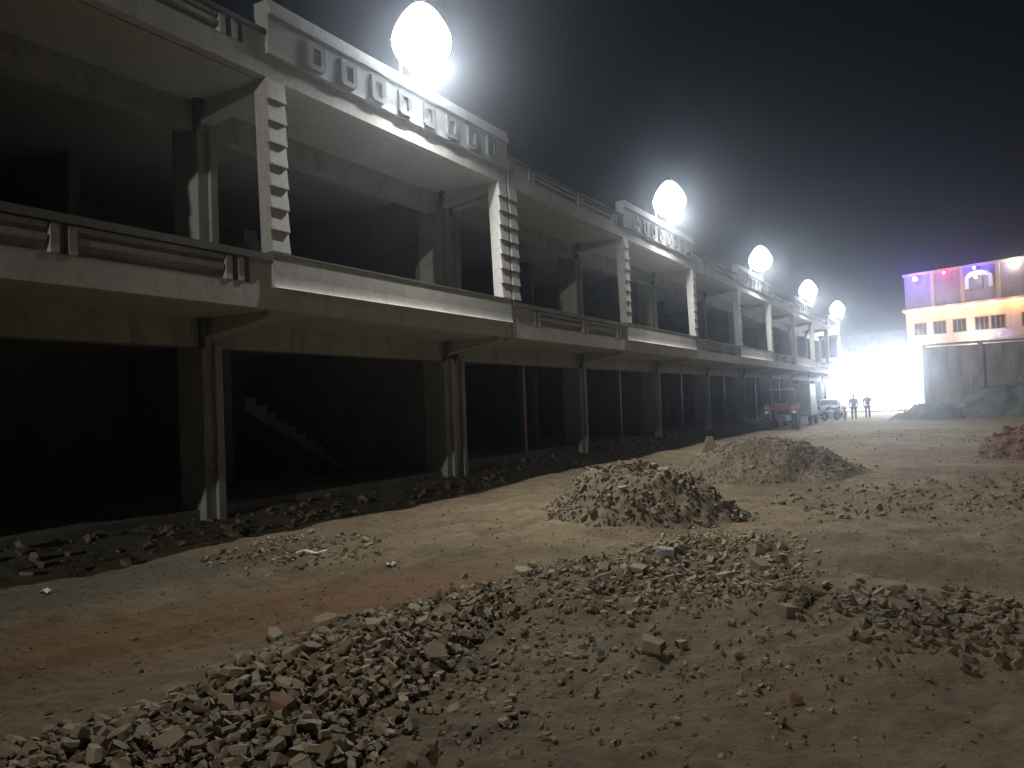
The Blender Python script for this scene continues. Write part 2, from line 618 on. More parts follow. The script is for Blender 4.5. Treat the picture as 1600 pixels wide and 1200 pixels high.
def big_parts(parent, ya, yb, plinth_z):
    pl = parent.location
    def put(name, b, mat):
        o = link(name, b.mesh(name, M[mat]), parent, (-pl.x, -pl.y, 0))
        return o
    xb = -17.0
    put('upper_floor_slab', MB().box(xb, XF - .162, ya, yb, Z1, Z1 + .149), 'soffit')
    put('roof_slab', MB().box(xb, XF - .202, ya, yb, Z2, Z2 + .15), 'soffit')
    put('shop_floor', MB().box(xb, -10.62, ya, yb, -.4, plinth_z), 'plinth')
    put('back_wall', MB().box(xb - .2, xb - .002, ya, yb, -.4, 7.4), 'raw')

def cross_wall(parent, y, x0=-17, x1=-11.1, lvl=(1, 2), w=.2):
    pl = parent.location
    for l in lvl:
        z0, z1 = (.1, Z1 - .002) if l == 1 else (Z1 + .151, Z2 - .002)
        me = cached(('cw', l, x0, x1, w), lambda: MB().box(x0, x1, 0, w, z0, z1).mesh('cross_wall', M['raw']))
        link('cross_wall', me, parent, (-pl.x, y - pl.y, 0))

def stair(parent, y0, y1, z0, z1, x0, x1, n=11):
    """flight climbing along y, with a soffit"""
    pl = parent.location
    b = MB()
    prof = []
    for i in range(n):
        ya = y0 + (y1 - y0) * i / n
        yb = y0 + (y1 - y0) * (i + 1) / n
        zt = z0 + (z1 - z0) * (i + 1) / n
        prof += [(ya, zt), (yb, zt)]
    prof += [(y1, z1 - .28), (y0, z0 - .10)]
    k = len(prof)
    vs = [(x0, a, c) for a, c in prof] + [(x1, a, c) for a, c in prof]
    fs = [(i, (i + 1) % k, k + (i + 1) % k, k + i) for i in range(k)] + [tuple(range(k)), tuple(range(2 * k - 1, k - 1, -1))]
    b.add(vs, fs)
    return link('stair_flight', b.mesh('stair_flight', M['raw']), parent, (-pl.x, -pl.y, 0))

YJ = F0 + P + .03       # expansion joint
near = thing('arcade_building', 'nearest block of the two storey shop arcade, left of the black joint line', 'building', (XF, 1.0, 0), 0, 'blocks of the shop arcade')
far = thing('arcade_building', 'long far block of the shop arcade, from the black joint line to the glare', 'building', (XF, YJ + .04, 0), 0, 'blocks of the shop arcade')
big_parts(near, F0 - 2 * P, F0 + P + .02, .33)
for k, kind in ((-2, 'block'), (-1, 'rail'), (0, 'block')):
    make_bay(near, F0 + k * P, kind)
for k in (-2, -1, 0):
    fin_parts(near, F0 + k * P)
    column_parts(near, F0 + k * P + .04)
fin_parts(near, F0 + P - .362)
column_parts(near, F0 + P - .342)
FB = YJ + .055          # first bay of the far block
NF = 8
big_parts(far, FB - .0, FB + NF * P, .50)
for k in range(NF):
    make_bay(far, FB + k * P, 'rail' if k % 2 == 0 else 'block')
for k in range(NF + 1):
    yy = FB + k * P - (0 if k == 0 else .02)
    fin_parts(far, yy)
    column_parts(far, yy)
for y in (F0 + P - .33, ):
    cross_wall(near, y, w=.19)
cross_wall(near, F0 - P + .1, w=.19)
cross_wall(far, FB + .02, w=.19)
for k in (2, 4, 6):
    cross_wall(far, FB + k * P, w=.19)
cross_wall(near, F0 + 3.0, -17, -13.6, (1,), .2)
cross_wall(near, F0 + .1, -17, -14.2, (2,), .2)
cross_wall(far, FB + P + 1.6, -17, -13.0, (1, 2), .2)
cross_wall(far, FB + 3 * P + 1.6, -17, -13.0, (1, 2), .2)
stair(near, F0 + 6.5, F0 + 3.3, .33, 2.2, -14.6, -13.3)
stair(near, F0 + 6.4, F0 + 2.6, 3.55, 5.6, -13.6, -12.4)
stair(far, FB + P + 6.3, FB + P + 2.4, 3.55, 5.6, -13.6, -12.4)
# rusty props carrying the lintel at mid-bay in the far block
for k in range(NF):
    me = cached(('prop', 0), lambda: MB().box(-.07, .07, -.07, .07, 0, 2.44).mesh('steel_post', M['rust']))
    link('steel_post', me, far, (-10.62 - XF, FB + k * P + P * .5 - far.location.y, .499))
# black filler in the joint, the whole height of the facade, and along the soffit
b = MB()
b.box(XF - .22, XF - .05, F0 + P + .003, F0 + P + .082, Z1 + .01, 7.5)
link('joint_filler', b.mesh('joint_filler', M['gap']), near, (-near.location.x, -near.location.y, 0))

# ------------------------------------------------------------------ parapet floodlights
def flood_meshes():
    """head looks along +x, tilted down later; origin at the hinge"""
    house = MB().prism([(-.02, -.30), (.10, -.36), (.10, .36), (-.02, .30), (-.10, .20), (-.10, -.20)], -.38, .38).mesh('lamp_housing', M['dark_metal'], bevel=.01)
    fins = MB()
    for k in range(9):
        fins.box(-.16, -.102, -.32 + k * .08 - .008, -.32 + k * .08 + .008, -.18, .18)
    fins = fins.mesh('cooling_fins', M['dark_metal'])
    bm = bmesh.new()
    bmesh.ops.create_uvsphere(bm, u_segments=24, v_segments=12, radius=1.0)
    for v in bm.verts:
        v.co = Vector((max(0, v.co.x) * .22 + .102, v.co.y * .35, v.co.z * .33))
    bmesh.ops.remove_doubles(bm, verts=bm.verts, dist=.001)
    lens = bpy.data.meshes.new('lamp_lens')
    bm.to_mesh(lens)
    bm.free()
    lens.materials.append(M['flood_lens'])
    lens.shade_smooth()
    return house, fins, lens
HOUSE, FINS, LENS = flood_meshes()

def floodlight(label, x, y, z, rz=0.0, tilt=.55, power=LAMP_W, base_z=8.07, group='floodlights', radius=.10, color=(.92, .96, 1.0)):
    t = thing('floodlight', label, 'floodlight', (x, y, base_z), rz, group)
    zz = z - base_z
    pole = MB().tube([(-.30, 0, 0), (-.30, 0, zz - .02), (-.26, 0, zz)], .025, 8)
    pole.box(-.36, -.24, -.06, .06, 0, .012)
    link('post', pole.mesh('post', M['galv']), t)
    arm = MB()
    arm.box(-.30, .0, -.42, -.39, zz - .02, zz + .02).box(-.30, 0, .39, .42, zz - .02, zz + .02).box(-.33, -.30, -.42, .42, zz - .02, zz + .02)
    link('bracket', arm.mesh('bracket', M['galv']), t)
    h = link('lamp_head', HOUSE, t, (0, 0, zz), (0, tilt, 0))
    link('cooling_fins', FINS, h)
    link('lens', LENS, h)
    ld = bpy.data.lights.new('flood_light', 'AREA')
    ld.shape = 'DISK'
    ld.energy = power
    ld.color = color
    ld.size = .5
    lo = bpy.data.objects.new('flood_light', ld)
    COL.objects.link(lo)
    lo.parent = h
    lo.location = (.34, 0, 0)
    lo.rotation_euler = (0, math.radians(-90), 0)
    return t

def globe_lamp(label, x, y, base_z, r=.56, power=LAMP_W):
    """lamp globe swollen to the size of its glare, on a bracket post"""
    t = thing('parapet_lamp', label, 'lamp', (x, y, base_z), 0, 'globe lamps along the arcade parapet')
    zc = .68
    pm = cached(('gl', 'post'), lambda: MB().tube([(-.52, 0, 0), (-.52, 0, .50), (-.46, 0, .60), (-.36, 0, .66)], .028, 8).mesh('post', M['galv'], smooth=False))
    link('post', pm, t)
    cm = cached(('gl', 'cap'), lambda: MB().tube([(.0, 0, 1.30), (.0, 0, 1.42), (.0, 0, 1.53)], [.12, .10, .05], 14).mesh('cap', M['dark_metal']))  # stands for the thin spike over the glare
    link('cap', cm, t)
    def g():
        bm = bmesh.new()
        bmesh.ops.create_uvsphere(bm, u_segments=28, v_segments=18, radius=r)
        for v in bm.verts:
            if v.co.z > 0:
                k = v.co.z / r
                v.co.z *= 1 + .25 * k * k  # teardrop tip shaped after the glare above the lamp
                v.co.x *= 1 - .18 * k
                v.co.y *= 1 - .18 * k
            v.co.z += zc
        me = bpy.data.meshes.new('globe')
        bm.to_mesh(me)
        bm.free()
        me.materials.append(M['lens'])
        me.shade_smooth()
        return me
    link('globe', cached(('gl', 'globe'), g), t)
    ld = bpy.data.lights.new('lamp_light', 'AREA')
    ld.shape = 'DISK'
    ld.size = .14
    ld.energy = power
    ld.color = (1.0, .965, .90)
    lo = bpy.data.objects.new('lamp_light', ld)
    COL.objects.link(lo)
    lo.parent = t
    lo.location = (.16, 0, zc - r + .012)
    lo.rotation_euler = (0, math.radians(-90 + 30), 0)
    return t

names = ['largest and nearest glaring lamp on the parapet, above the row of square ornaments',
         'second glaring lamp from the left along the arcade roof',
         'third glaring lamp from the left along the arcade roof',
         'fourth glaring lamp from the left along the arcade roof',
         'farthest and smallest lamp at the end of the arcade roof']
for k, lab in enumerate(names):
    globe_lamp(lab, XF + .36, F0 + 3.5 + 2 * P * k + (.15 if k else 0), 8.07)

# pole lamp behind the photographer: it lights the faces turned to the camera
sp = thing('street_lamp', 'tall steel street lamp standing in the yard behind the photographer', 'street lamp', (-5.1, -33.0, 0))
link('pole', MB().tube([(0, 0, -.1), (0, 0, 9.6)], [.09, .05], 12).mesh('pole', M['galv'], smooth=True), sp)
link('lamp_head', MB().box(-.2, .2, -.02, .8, 9.6, 9.72).mesh('lamp_head', M['dark_metal']), sp)
link('lens', MB().box(-.14, .14, .3, .76, 9.57, 9.598).mesh('lens', M['lens']), sp)
ld = bpy.data.lights.new('street_light', 'POINT')
ld.energy = POLE_W
ld.color = (1.0, .94, .82)
ld.shadow_soft_size = .10
lo = bpy.data.objects.new('street_light', ld)
COL.objects.link(lo)
lo.parent = sp
lo.location = (0, .5, 9.42)

# ------------------------------------------------------------------ boundary wall, spoil bank
bw = thing('boundary_wall', 'tall grey cement boundary wall with posts at the right, below the lit building', 'wall', (-2.0, 60, 0), math.radians(.6))
for k in range(10):
    link('wall_panel', MB().box(k * 3.3 + .15, k * 3.3 + 3.15, 0, .2, -.3, 4.75 + .04 * math.sin(k * 2.3)).mesh('wall_panel', M['boundary']), bw)
    link('post', MB().box(k * 3.3 - .149, k * 3.3 + .149, -.10, .26, -.3, 4.85).mesh('post', M['boundary'], bevel=.01), bw)
link('coping', MB().box(-.3, 33, -.08, .28, 4.852, 4.98).mesh('coping', M['boundary']), bw)

def mound_mesh(name, cx, cy, rx, ry, h, mat, seed, n=90, ang=0.0, rough=.10, power=1.0, asym=None):
    u = np.linspace(-1.25, 1.25, n)
    U, V = np.meshgrid(u, u)
    r = np.hypot(U, V)
    r = r * (1 + .22 * fbm(U * 1.8 + seed, V * 1.8, seed, 3))
    prof = np.clip(1 - r, 0, 1)
    prof = np.where(r < 1, np.minimum(prof * 1.55, 1 - .5 * np.clip(r, 0, 1) ** 1.5), 0) ** power
    X = U * rx
    Y = V * ry
    ca, sa = math.cos(ang), math.sin(ang)
    XX, YY = cx + X * ca - Y * sa, cy + X * sa + Y * ca
    Z = prof * h + rough * fbm(XX * 3.1, YY * 3.1, seed + 5, 4, .62) * np.clip(prof * 3, 0, 1)
    G = ground_h(XX, YY)
    edge = np.clip((1.12 - r) / .12, 0, 1)
    Z = G + Z - .08 * (1 - edge)
    co = np.stack([XX.ravel() - cx, YY.ravel() - cy, Z.ravel()], 1)
    i = np.arange((n - 1) * (n - 1))
    a = (i // (n - 1)) * n + i % (n - 1)
    F = np.stack([a, a + 1, a + n + 1, a + n], 1)
    me = np_mesh(name, co, F, mat)
    me.shade_smooth()
    from mathutils.bvhtree import BVHTree
    bv = BVHTree.FromPolygons([tuple(c) for c in co], [tuple(int(q) for q in f) for f in F])
    def top(x, y):
        hit = bv.ray_cast(Vector((x - cx, y - cy, 20)), Vector((0, 0, -1)))
        return (hit[0].z, hit[1]) if hit[0] else (float(ground_h(x, y)), Vector((0, 0, 1)))
    return me, top

me, _ = mound_mesh('spoil_bank', 5.2, 56.5, 8.8, 3.6, 2.0, M['spoil'], 4, 80, rough=.5)
tag(link('spoil_bank', me, None, (5.2, 56.5, 0)), 'long dark grey bank of spoil heaped against the foot of the boundary wall', 'spoil heap')
me, _ = mound_mesh('low_spoil_heap', -1.6, 55.0, 2.4, 1.6, 1.0, M['spoil'], 14, 50, rough=.3)
tag(link('spoil_heap', me, None, (-1.6, 55.0, 0)), 'low dark heap of spoil left of the long bank, under the curved white pipe', 'spoil heap')
me, top_red = mound_mesh('red_soil_heap', 2.15, 24.6, 2.1, 1.7, .85, M['redsoil'], 8, 90, rough=.22)
red = tag(link('red_soil_heap', me, None, (2.15, 24.6, 0)), 'reddish brown heap of soil at the right edge of the yard', 'soil heap')
pp = MB().tube([(-3.07, 54.2, .45), (-3.0, 54.2, .9), (-2.86, 54.2, 1.25), (-2.7, 54.2, 1.47), (-2.45, 54.2, 1.55), (-2.2, 54.2, 1.5)], .05, 8)
tag(link('bent_pipe', pp.mesh('bent_pipe', M['whitepaint'], smooth=True)), 'curved white pipe sticking out of the low spoil heap beside the glare', 'pipe')

# ------------------------------------------------------------------ stones
def stone_templates(n, flat, seed, pts=13):
    """broken slabs: irregular convex outlines with a canted top and chipped rim"""
    r = random.Random(seed)
    out = []
    for _ in range(n):
        bm = bmesh.new()
        fl = r.uniform(*flat)
        ax = r.uniform(.55, 1.0)
        k = r.randint(4, 6)
        a0 = r.uniform(0, 6.28)
        cant = (r.uniform(-.25, .25), r.uniform(-.25, .25))
        for i in range(k):
            a = a0 + 6.283 * (i + r.uniform(-.28, .28)) / k
            rad = r.uniform(.40, .56)
            x, y = rad * math.cos(a), rad * math.sin(a) * ax
            tin = r.uniform(.84, 1.0)
            sk = (cant[0] * fl * .8, cant[1] * fl * .8)
            zt = fl * .5 * (1 + cant[0] * x * 3 + cant[1] * y * 3)
            bm.verts.new((x * tin + sk[0], y * tin + sk[1], zt))
            bm.verts.new((x * r.uniform(.92, 1.06), y * r.uniform(.92, 1.06), -fl * .5 * r.uniform(.7, 1)))
        res = bmesh.ops.convex_hull(bm, input=bm.verts)
        bmesh.ops.delete(bm, geom=list({g for g in res['geom_interior'] + res['geom_unused'] if isinstance(g, bmesh.types.BMVert)}), context='VERTS')
        bmesh.ops.triangulate(bm, faces=bm.faces)
        bmesh.ops.recalc_face_normals(bm, faces=bm.faces)
        bm.verts.ensure_lookup_table()
        vs = np.array([v.co[:] for v in bm.verts])
        fs = np.array([[v.index for v in f.verts] for f in bm.faces])
        bm.free()
        out.append((vs, fs))
    return out
T_FLAT = stone_templates(16, (.14, .30), 5)
T_CHUNK = stone_templates(12, (.30, .52), 6)
T_SMALL = stone_templates(10, (.28, .6), 7, 9)

def rot_mat(rx, ry, rz):
    return (Matrix.Rotation(rz, 3, 'Z') @ Matrix.Rotation(ry, 3, 'Y') @ Matrix.Rotation(rx, 3, 'X'))

def stones_stuff(name, places, mat, parent=None, off=(0, 0, 0), templates=None):
    """places: list of (x, y, z, size, rx, ry, rz, squash)"""
    V, F, T, n = [], [], [], 0
    tp = templates or (T_SMALL + T_CHUNK[:5] + T_FLAT)
    for (x, y, z, s, rx, ry, rz, q) in places:
        vs, fs = tp[random.randrange(len(tp))]
        A = np.array(rot_mat(rx, ry, rz))
        v = (vs * (s, s * q, s)) @ A.T + (x - off[0], y - off[1], z - off[2])
        V.append(v)
        F.append(fs + n)
        n += len(v)
        T.append(np.full(len(fs), random.random()))
    me = np_mesh(name, np.concatenate(V), np.concatenate(F), mat, np.concatenate(T))
    o = link(name, me, parent)
    o['kind'] = 'stuff'
    return o

def in_poly(x, y, poly):
    c = False
    j = len(poly) - 1
    for i in range(len(poly)):
        if (poly[i][1] > y) != (poly[j][1] > y) and x < (poly[j][0] - poly[i][0]) * (y - poly[i][1]) / (poly[j][1] - poly[i][1]) + poly[i][0]:
            c = not c
        j = i
    return c

def sample(poly, n, soft=0.0, rnd=random):
    xs = [p[0] for p in poly]
    ys = [p[1] for p in poly]
    out = []
    while len(out) < n:
        x, y = rnd.uniform(min(xs), max(xs)), rnd.uniform(min(ys), max(ys))
        if in_poly(x, y, poly):
            if soft:
                x += rnd.gauss(0, soft)
                y += rnd.gauss(0, soft)
            out.append((x, y))
    return out

RG = {
 'A': [(-4.32, 2.0), (-4.22, 2.8), (-4.3, 3.31), (-4.55, 4.33), (-4.72, 4.91), (-4.42, 5.58), (-4.2, 6.31), (-3.65, 6.01), (-3.19, 4.44), (-2.94, 3.68), (-2.7, 2.95), (-2.9, 2.0)],
 'B': [(-2.7, 2.6), (-2.94, 3.68), (-3.19, 4.44), (-3.6, 5.91), (-3.21, 6.56), (-2.53, 5.72), (-2.32, 4.68), (-2.24, 4.0), (-2.29, 3.15)],
 'C': [(-4.1, 6.63), (-4.11, 7.77), (-3.37, 7.86), (-3.35, 9.28), (-3.0, 10.0), (-2.2, 10.4), (-1.83, 9.78), (-1.38, 7.28), (-1.94, 6.37), (-2.72, 6.04), (-3.44, 6.22)],
 'D': [(-1.51, 7.35), (-0.86, 7.87), (-0.09, 8.03), (0.5, 7.51), (0.6, 5.69), (-0.46, 5.85), (-1.22, 6.36)],
 'E': [(-8.5, 6.61), (-8.6, 8.14), (-7.01, 8.07), (-6.16, 6.85), (-7.44, 6.27)],
 'F': [(-2.17, 5.51), (-0.99, 6.75), (-0.89, 4.73), (-1.89, 3.78), (-2.29, 3.78)],
 'G': [(-2.4, 12.0), (-2.4, 15.5), (1.4, 19.11), (1.4, 13.97), (-0.91, 12.0)],
}
def gh(x, y):
    return float(ground_h(x, y))

# shared meshes for the single stones
def tmpl_mesh(t, mat, nm):
    return np_mesh(nm, t[0], t[1], mat, np.zeros(len(t[1])))
ME_STONE = [tmpl_mesh(t, M['stone'], 'rubble_stone') for t in T_FLAT + T_CHUNK[:6]]
ME_RUB = [tmpl_mesh(t, M['rubble'], 'rubble_stone') for t in T_FLAT[:8] + T_CHUNK]
ME_BLUE = [tmpl_mesh(t, M['bluestone'], 'grey_stone') for t in T_FLAT[:7] + T_CHUNK[:7]]

placed = []
def single_stones(region, n, smin, smax, label, group, meshes, name, lift=.12, soft=.05, stack=0.0):
    k = tries = 0
    poly = RG[region]
    while k < n and tries < n * 60:
        tries += 1
        (x, y), = sample(poly, 1, soft)
        s = smin + (smax - smin) * random.random() ** 1.7
        if any((x - a) ** 2 + (y - b) ** 2 < (.40 * (s + c)) ** 2 for a, b, c in placed):
            continue
        placed.append((x, y, s))
        me = random.choice(meshes)
        o = link(name, me, None, (x, y, gh(x, y) + s * lift + random.random() * stack),
                 (random.gauss(0, .28), random.gauss(0, .28), random.uniform(0, 6.28)))
        o.scale = (s, s * random.uniform(.6, 1.0), s * random.uniform(.8, 1.2))
        if callable(label):
            lb_, gr_ = label(x, y, s)
            tag(o, lb_, 'stone', gr_)
        else:
            tag(o, label, 'stone', group)
        k += 1

# distinctive stones
def special(name, label, x, y, s, rot, t, mat, sc=(1, 1, 1), lift=.15):
    me = tmpl_mesh(t, mat, name)
    o = link(name, me, None, (x, y, gh(x, y) + lift * s), rot)
    o.scale = (s * sc[0], s * sc[1], s * sc[2])
    tag(o, label, 'stone')
    placed.append((x, y, s * .8))
    return o
special('brick_chunk', 'rust coloured blocky stone in the bottom foreground rubble', -3.44, 3.15, .17, (.2, .1, .6), T_CHUNK[3], M['redstone'], (1, .9, 1.2), .4)
special('stone_slab', 'long thin pale slab lying alone at the ochre edge of the rubble', -4.83, 4.37, .36, (.02, .05, -.55), T_FLAT[2], M['stone'], (1, .42, .5), .1)
special('stone_slab', 'flat square slab tilted on the upper edge of the foreground rubble', -4.51, 4.6, .30, (.25, -.15, .3), T_FLAT[5], M['stone'], (1, .9, .5), .25)
special('stone_slab', 'large grey slab with a dark side lying right of the foreground rubble', -2.03, 5.4, .30, (.1, .2, -.4), T_FLAT[7], M['stone'], (1, .6, .9), .2)
special('pale_stone', 'small pointed pale stone alone on the bare dirt right of centre', -2.34, 5.14, .11, (.5, .2, 1.0), T_CHUNK[8], M['bluestone'], (1, .7, 1), .3)
special('grey_stone', 'bluish grey boulder at the top of the middle rubble band', -2.85, 8.05, .26, (.1, .1, .8), T_CHUNK[5], M['bluestone'], (1, .9, .9), .35)
special('brown_stone', 'small dark brown stone standing on the bare dirt at lower right', -.92, 4.75, .09, (.3, .1, .2), T_CHUNK[9], M['redstone'], (1, 1, 1), .3)

def a_label(x, y, s):
    big = 'large flat slab' if s > .165 else 'small angular stone'
    if y < 2.9:
        where = 'at the bottom edge of the foreground rubble'
    elif y < 3.7:
        where = 'around the rust coloured chunk in the foreground rubble'
    elif y < 4.8:
        where = 'in the middle of the foreground rubble strip'
    else:
        where = 'at the narrow upper end of the foreground rubble'
    return big + ' ' + where, big + 's ' + where

single_stones('A', 178, .09, .22, a_label, None, ME_STONE, 'rubble_stone', stack=.03)
single_stones('B', 42, .05, .12, 'smaller broken stone on the thinning right side of the foreground rubble strip', 'stones beside the foreground strip', ME_STONE, 'rubble_stone')
single_stones('C', 34, .12, .28, 'brown stone in the middle rubble band between the foreground strip and the stone heap', 'stones of the middle rubble band', ME_STONE, 'rubble_stone')
single_stones('D', 34, .12, .26, 'half buried stone in the low rubble ridge at the right', 'stones of the right rubble ridge', ME_RUB, 'rubble_stone', lift=-.02)
RG['blu'] = [(-3.75, 6.6), (-3.3, 7.3), (-2.5, 8.4), (-2.3, 8.0), (-3.1, 6.9)]
single_stones('blu', 12, .10, .22, 'bluish grey stone along the upper edge of the middle rubble band', 'bluish grey stones', ME_BLUE, 'grey_stone')

def scatter(name, region, n, smin, smax, mat, label, cat='rubble', soft=.12, emb=.15, power=2.0):
    pl = []
    for x, y in sample(RG[region], n, soft):
        s = smin + (smax - smin) * random.random() ** power
        pl.append((x, y, gh(x, y) + s * emb, s, random.gauss(0, .5), random.gauss(0, .5), random.uniform(0, 6.28), random.uniform(.55, 1)))
    o = stones_stuff(name, pl, mat)
    o['label'] = label
    o['category'] = cat
    return o
scatter('foreground_rubble', 'A', 4000, .02, .13, M['stone'], 'small broken stones filling the thick foreground rubble strip', emb=.2, soft=.11)
scatter('side_rubble', 'B', 650, .012, .085, M['stone'], 'thinning small rubble right of the foreground strip', soft=.3, power=2.6)
scatter('middle_rubble', 'C', 1900, .015, .12, M['stone'], 'loose stones of the middle rubble band below the heap', soft=.22)
scatter('right_rubble', 'D', 900, .015, .13, M['rubble'], 'half buried rubble of the low ridge at the right', soft=.2)
scatter('arcade_rubble', 'E', 420, .02, .13, M['stone'], 'flat broken pieces scattered on the dirt near the arcade', soft=.25)
scatter('sparse_rubble', 'F', 520, .010, .075, M['stone'], 'sparse small stones on the bare dirt right of centre', soft=.4, power=3)
scatter('far_rubble', 'G', 900, .02, .14, M['rubble'], 'scattered stones right of the two heaps', soft=.5, power=3)
scatter('brick_bits', 'A', 70, .025, .085, M['redstone'], 'reddish brick bits among the foreground rubble', soft=.2, power=2, emb=.35)
scatter('brick_bits', 'E', 26, .03, .09, M['redstone'], 'reddish brick bits among the flat pieces near the arcade', soft=.2)
scatter('brick_bits', 'C', 40, .025, .09, M['redstone'], 'reddish brick bits in the middle rubble band', soft=.2, emb=.35)
RG['H'] = [(-9, 2), (-9, 20), (2, 20), (2, 2)]
scatter('gravel', 'H', 15000, .008, .050, M['rubble'], 'fine gravel strewn over the whole yard', 'gravel', power=4, emb=.05)
RG['I'] = [(-10.9, 2.5), (-10.9, 44), (-9.5, 44), (-9.2, 2.5)]
scatter('bank_rubble', 'I', 1500, .03, .20, M['rubble'], 'lumps of rubble on the dark dirt bank under the arcade', soft=.12, power=3, emb=.2)
RG['J'] = [(-7, 40), (-8, 20), (0, 20), (8, 40)]
scatter('yard_stones', 'J', 500, .03, .12, M['rubble'], 'few stones on the distant part of the yard', soft=.3, power=3)

# scraps
def scrap(name, label, x, y, L, w, rz, mat='paper'):
    b = MB()
    n = 6
    vs = []
    for i in range(n + 1):
        t = i / n
        zz = .012 + .018 * math.sin(t * 9 + x)
        vs += [(t * L - L / 2, -w / 2 * (1 + .3 * math.sin(t * 7)), zz), (t * L - L / 2, w / 2, zz + .01)]
    vs += [(a, b_, c - .006) for a, b_, c in vs]
    m_ = 2 * (n + 1)
    fs = []
    for i in range(n):
        a = 2 * i
        fs += [(a, a + 1, a + 3, a + 2), (m_ + a, m_ + a + 2, m_ + a + 3, m_ + a + 1), (a, a + 2, m_ + a + 2, m_ + a), (a + 1, m_ + a + 1, m_ + a + 3, a + 3)]
    fs += [(0, m_, m_ + 1, 1), (m_ - 2, m_ - 1, 2 * m_ - 1, 2 * m_ - 2)]
    b.add(vs, fs)
    o = link(name, b.mesh(name, M[mat], smooth=False), None, (x, y, gh(x, y) + .01), (0, 0, rz))
    return tag(o, label, 'litter')
scrap('paper_scrap', 'white torn strip lying on the dirt near the arcade rubble', -7.21, 7.16, .42, .05, .35)
scrap('paper_scrap', 'small white scrap on the ochre dirt above the foreground rubble', -5.8, 7.02, .12, .06, 1.2)
scrap('paper_scrap', 'small pale scrap at the left edge near the dark bank', -8.55, 4.6, .14, .08, .4)

# ------------------------------------------------------------------ the two heaps
def heap(name, label, cx, cy, rx, ry, h, seed, nbig, nsmall, smax, ang, mat, n=110, rough=.16):
    me, top = mound_mesh(name, cx, cy, rx, ry, h, mat, seed, n, ang, rough)
    o = link(name, me, None, (cx, cy, 0))
    tag(o, label, 'rubble heap')
    ca, sa = math.cos(ang), math.sin(ang)
    tp = T_FLAT + T_CHUNK
    meshes = [tmpl_mesh(t, M['rubble'], 'stone') for t in tp[::2]]
    pale = [tmpl_mesh(t, M['stone'], 'stone') for t in tp[::3]]
    used = []
    k = 0
    while k < nbig:
        r, a = math.sqrt(random.random()) * 1.0, random.uniform(0, 6.28)
        X, Y = r * rx * math.cos(a), r * ry * math.sin(a)
        x, y = cx + X * ca - Y * sa, cy + X * sa + Y * ca
        s = .07 + (smax - .07) * random.random() ** 2
        z, nn = top(x, y)
        sx = link('stone', random.choice(pale if random.random() < .22 else meshes), o, (x - cx, y - cy, z + .15 * s))
        q = nn.to_track_quat('Z', 'Y') @ rot_mat(random.gauss(0, .3), random.gauss(0, .3), random.uniform(0, 6.28)).to_quaternion()
        sx.rotation_euler = q.to_euler()
        sx.scale = (s, s * random.uniform(.6, 1), s)
        k += 1
    pl = []
    for _ in range(nsmall):
        r, a = random.random() ** .55 * 1.12, random.uniform(0, 6.28)
        X, Y = r * rx * math.cos(a), r * ry * math.sin(a)
        x, y = cx + X * ca - Y * sa, cy + X * sa + Y * ca
        s = .02 + .085 * random.random() ** 2
        z, nn = top(x, y)
        pl.append((x, y, z + .1 * s, s, random.gauss(0, .7), random.gauss(0, .7), random.uniform(0, 6.28), random.uniform(.6, 1)))
    stones_stuff('loose_rubble', pl, M['rubble'], o, (cx, cy, 0))
    return o, top
M['heapdirt'] = weathered('heap dirt', (.125, .098, .062), (.175, .14, .092), (.085, .066, .042), streak=False, bscale=9, bstr=1.)
heap('stone_heap', 'nearer heap of broken stones and dirt in the middle of the yard', -4.5, 11.7, 1.75, 1.45, .72, 31, 190, 3600, .21, math.radians(-12), M['heapdirt'])
o2, top2 = heap('dirt_heap', 'farther, smoother heap of dirt and rubble with an upright slab on its left flank', -4.0, 18.5, 2.0, 2.3, .80, 47, 90, 2600, .17, math.radians(-10), M['heapdirt'], rough=.13)
# slab standing on edge against the far heap
sl = MB()
prof = [(-.42, .0), (.36, .0), (.40, .22), (.26, .50), (.16, .88), (.02, .90), (-.10, .62), (-.30, .30)]
vs = [(a, -.05, c) for a, c in prof] + [(a * .95, .05, c * .97) for a, c in prof]
sl.add(vs, [tuple(range(8)), tuple(range(15, 7, -1))] + [(i, (i + 1) % 8, 8 + (i + 1) % 8, 8 + i) for i in range(8)])
tag(link('stone_slab', sl.mesh('stone_slab', M['stone'], bevel=.01), None, (-5.35, 18.6, gh(-5.35, 18.6) - .02), (.15, -.1, math.radians(28))), 'pointed flat slab standing upright against the left flank of the farther heap', 'stone')
RG['red'] = [(.4, 23.6), (2.2, 22.9), (4, 23.6), (4, 25.8), (2.2, 26), (.6, 25.3)]
pl = []
for x, y in sample(RG['red'], 900, .1):
    z, nn = top_red(x, y)
    s = .03 + .12 * random.random() ** 2.5
    pl.append((x, y, z + .1 * s, s, random.gauss(0, .6), random.gauss(0, .6), random.uniform(0, 6.28), .8))
stones_stuff('soil_clods', pl, M['redsoil'], red, (2.15, 24.6, 0))

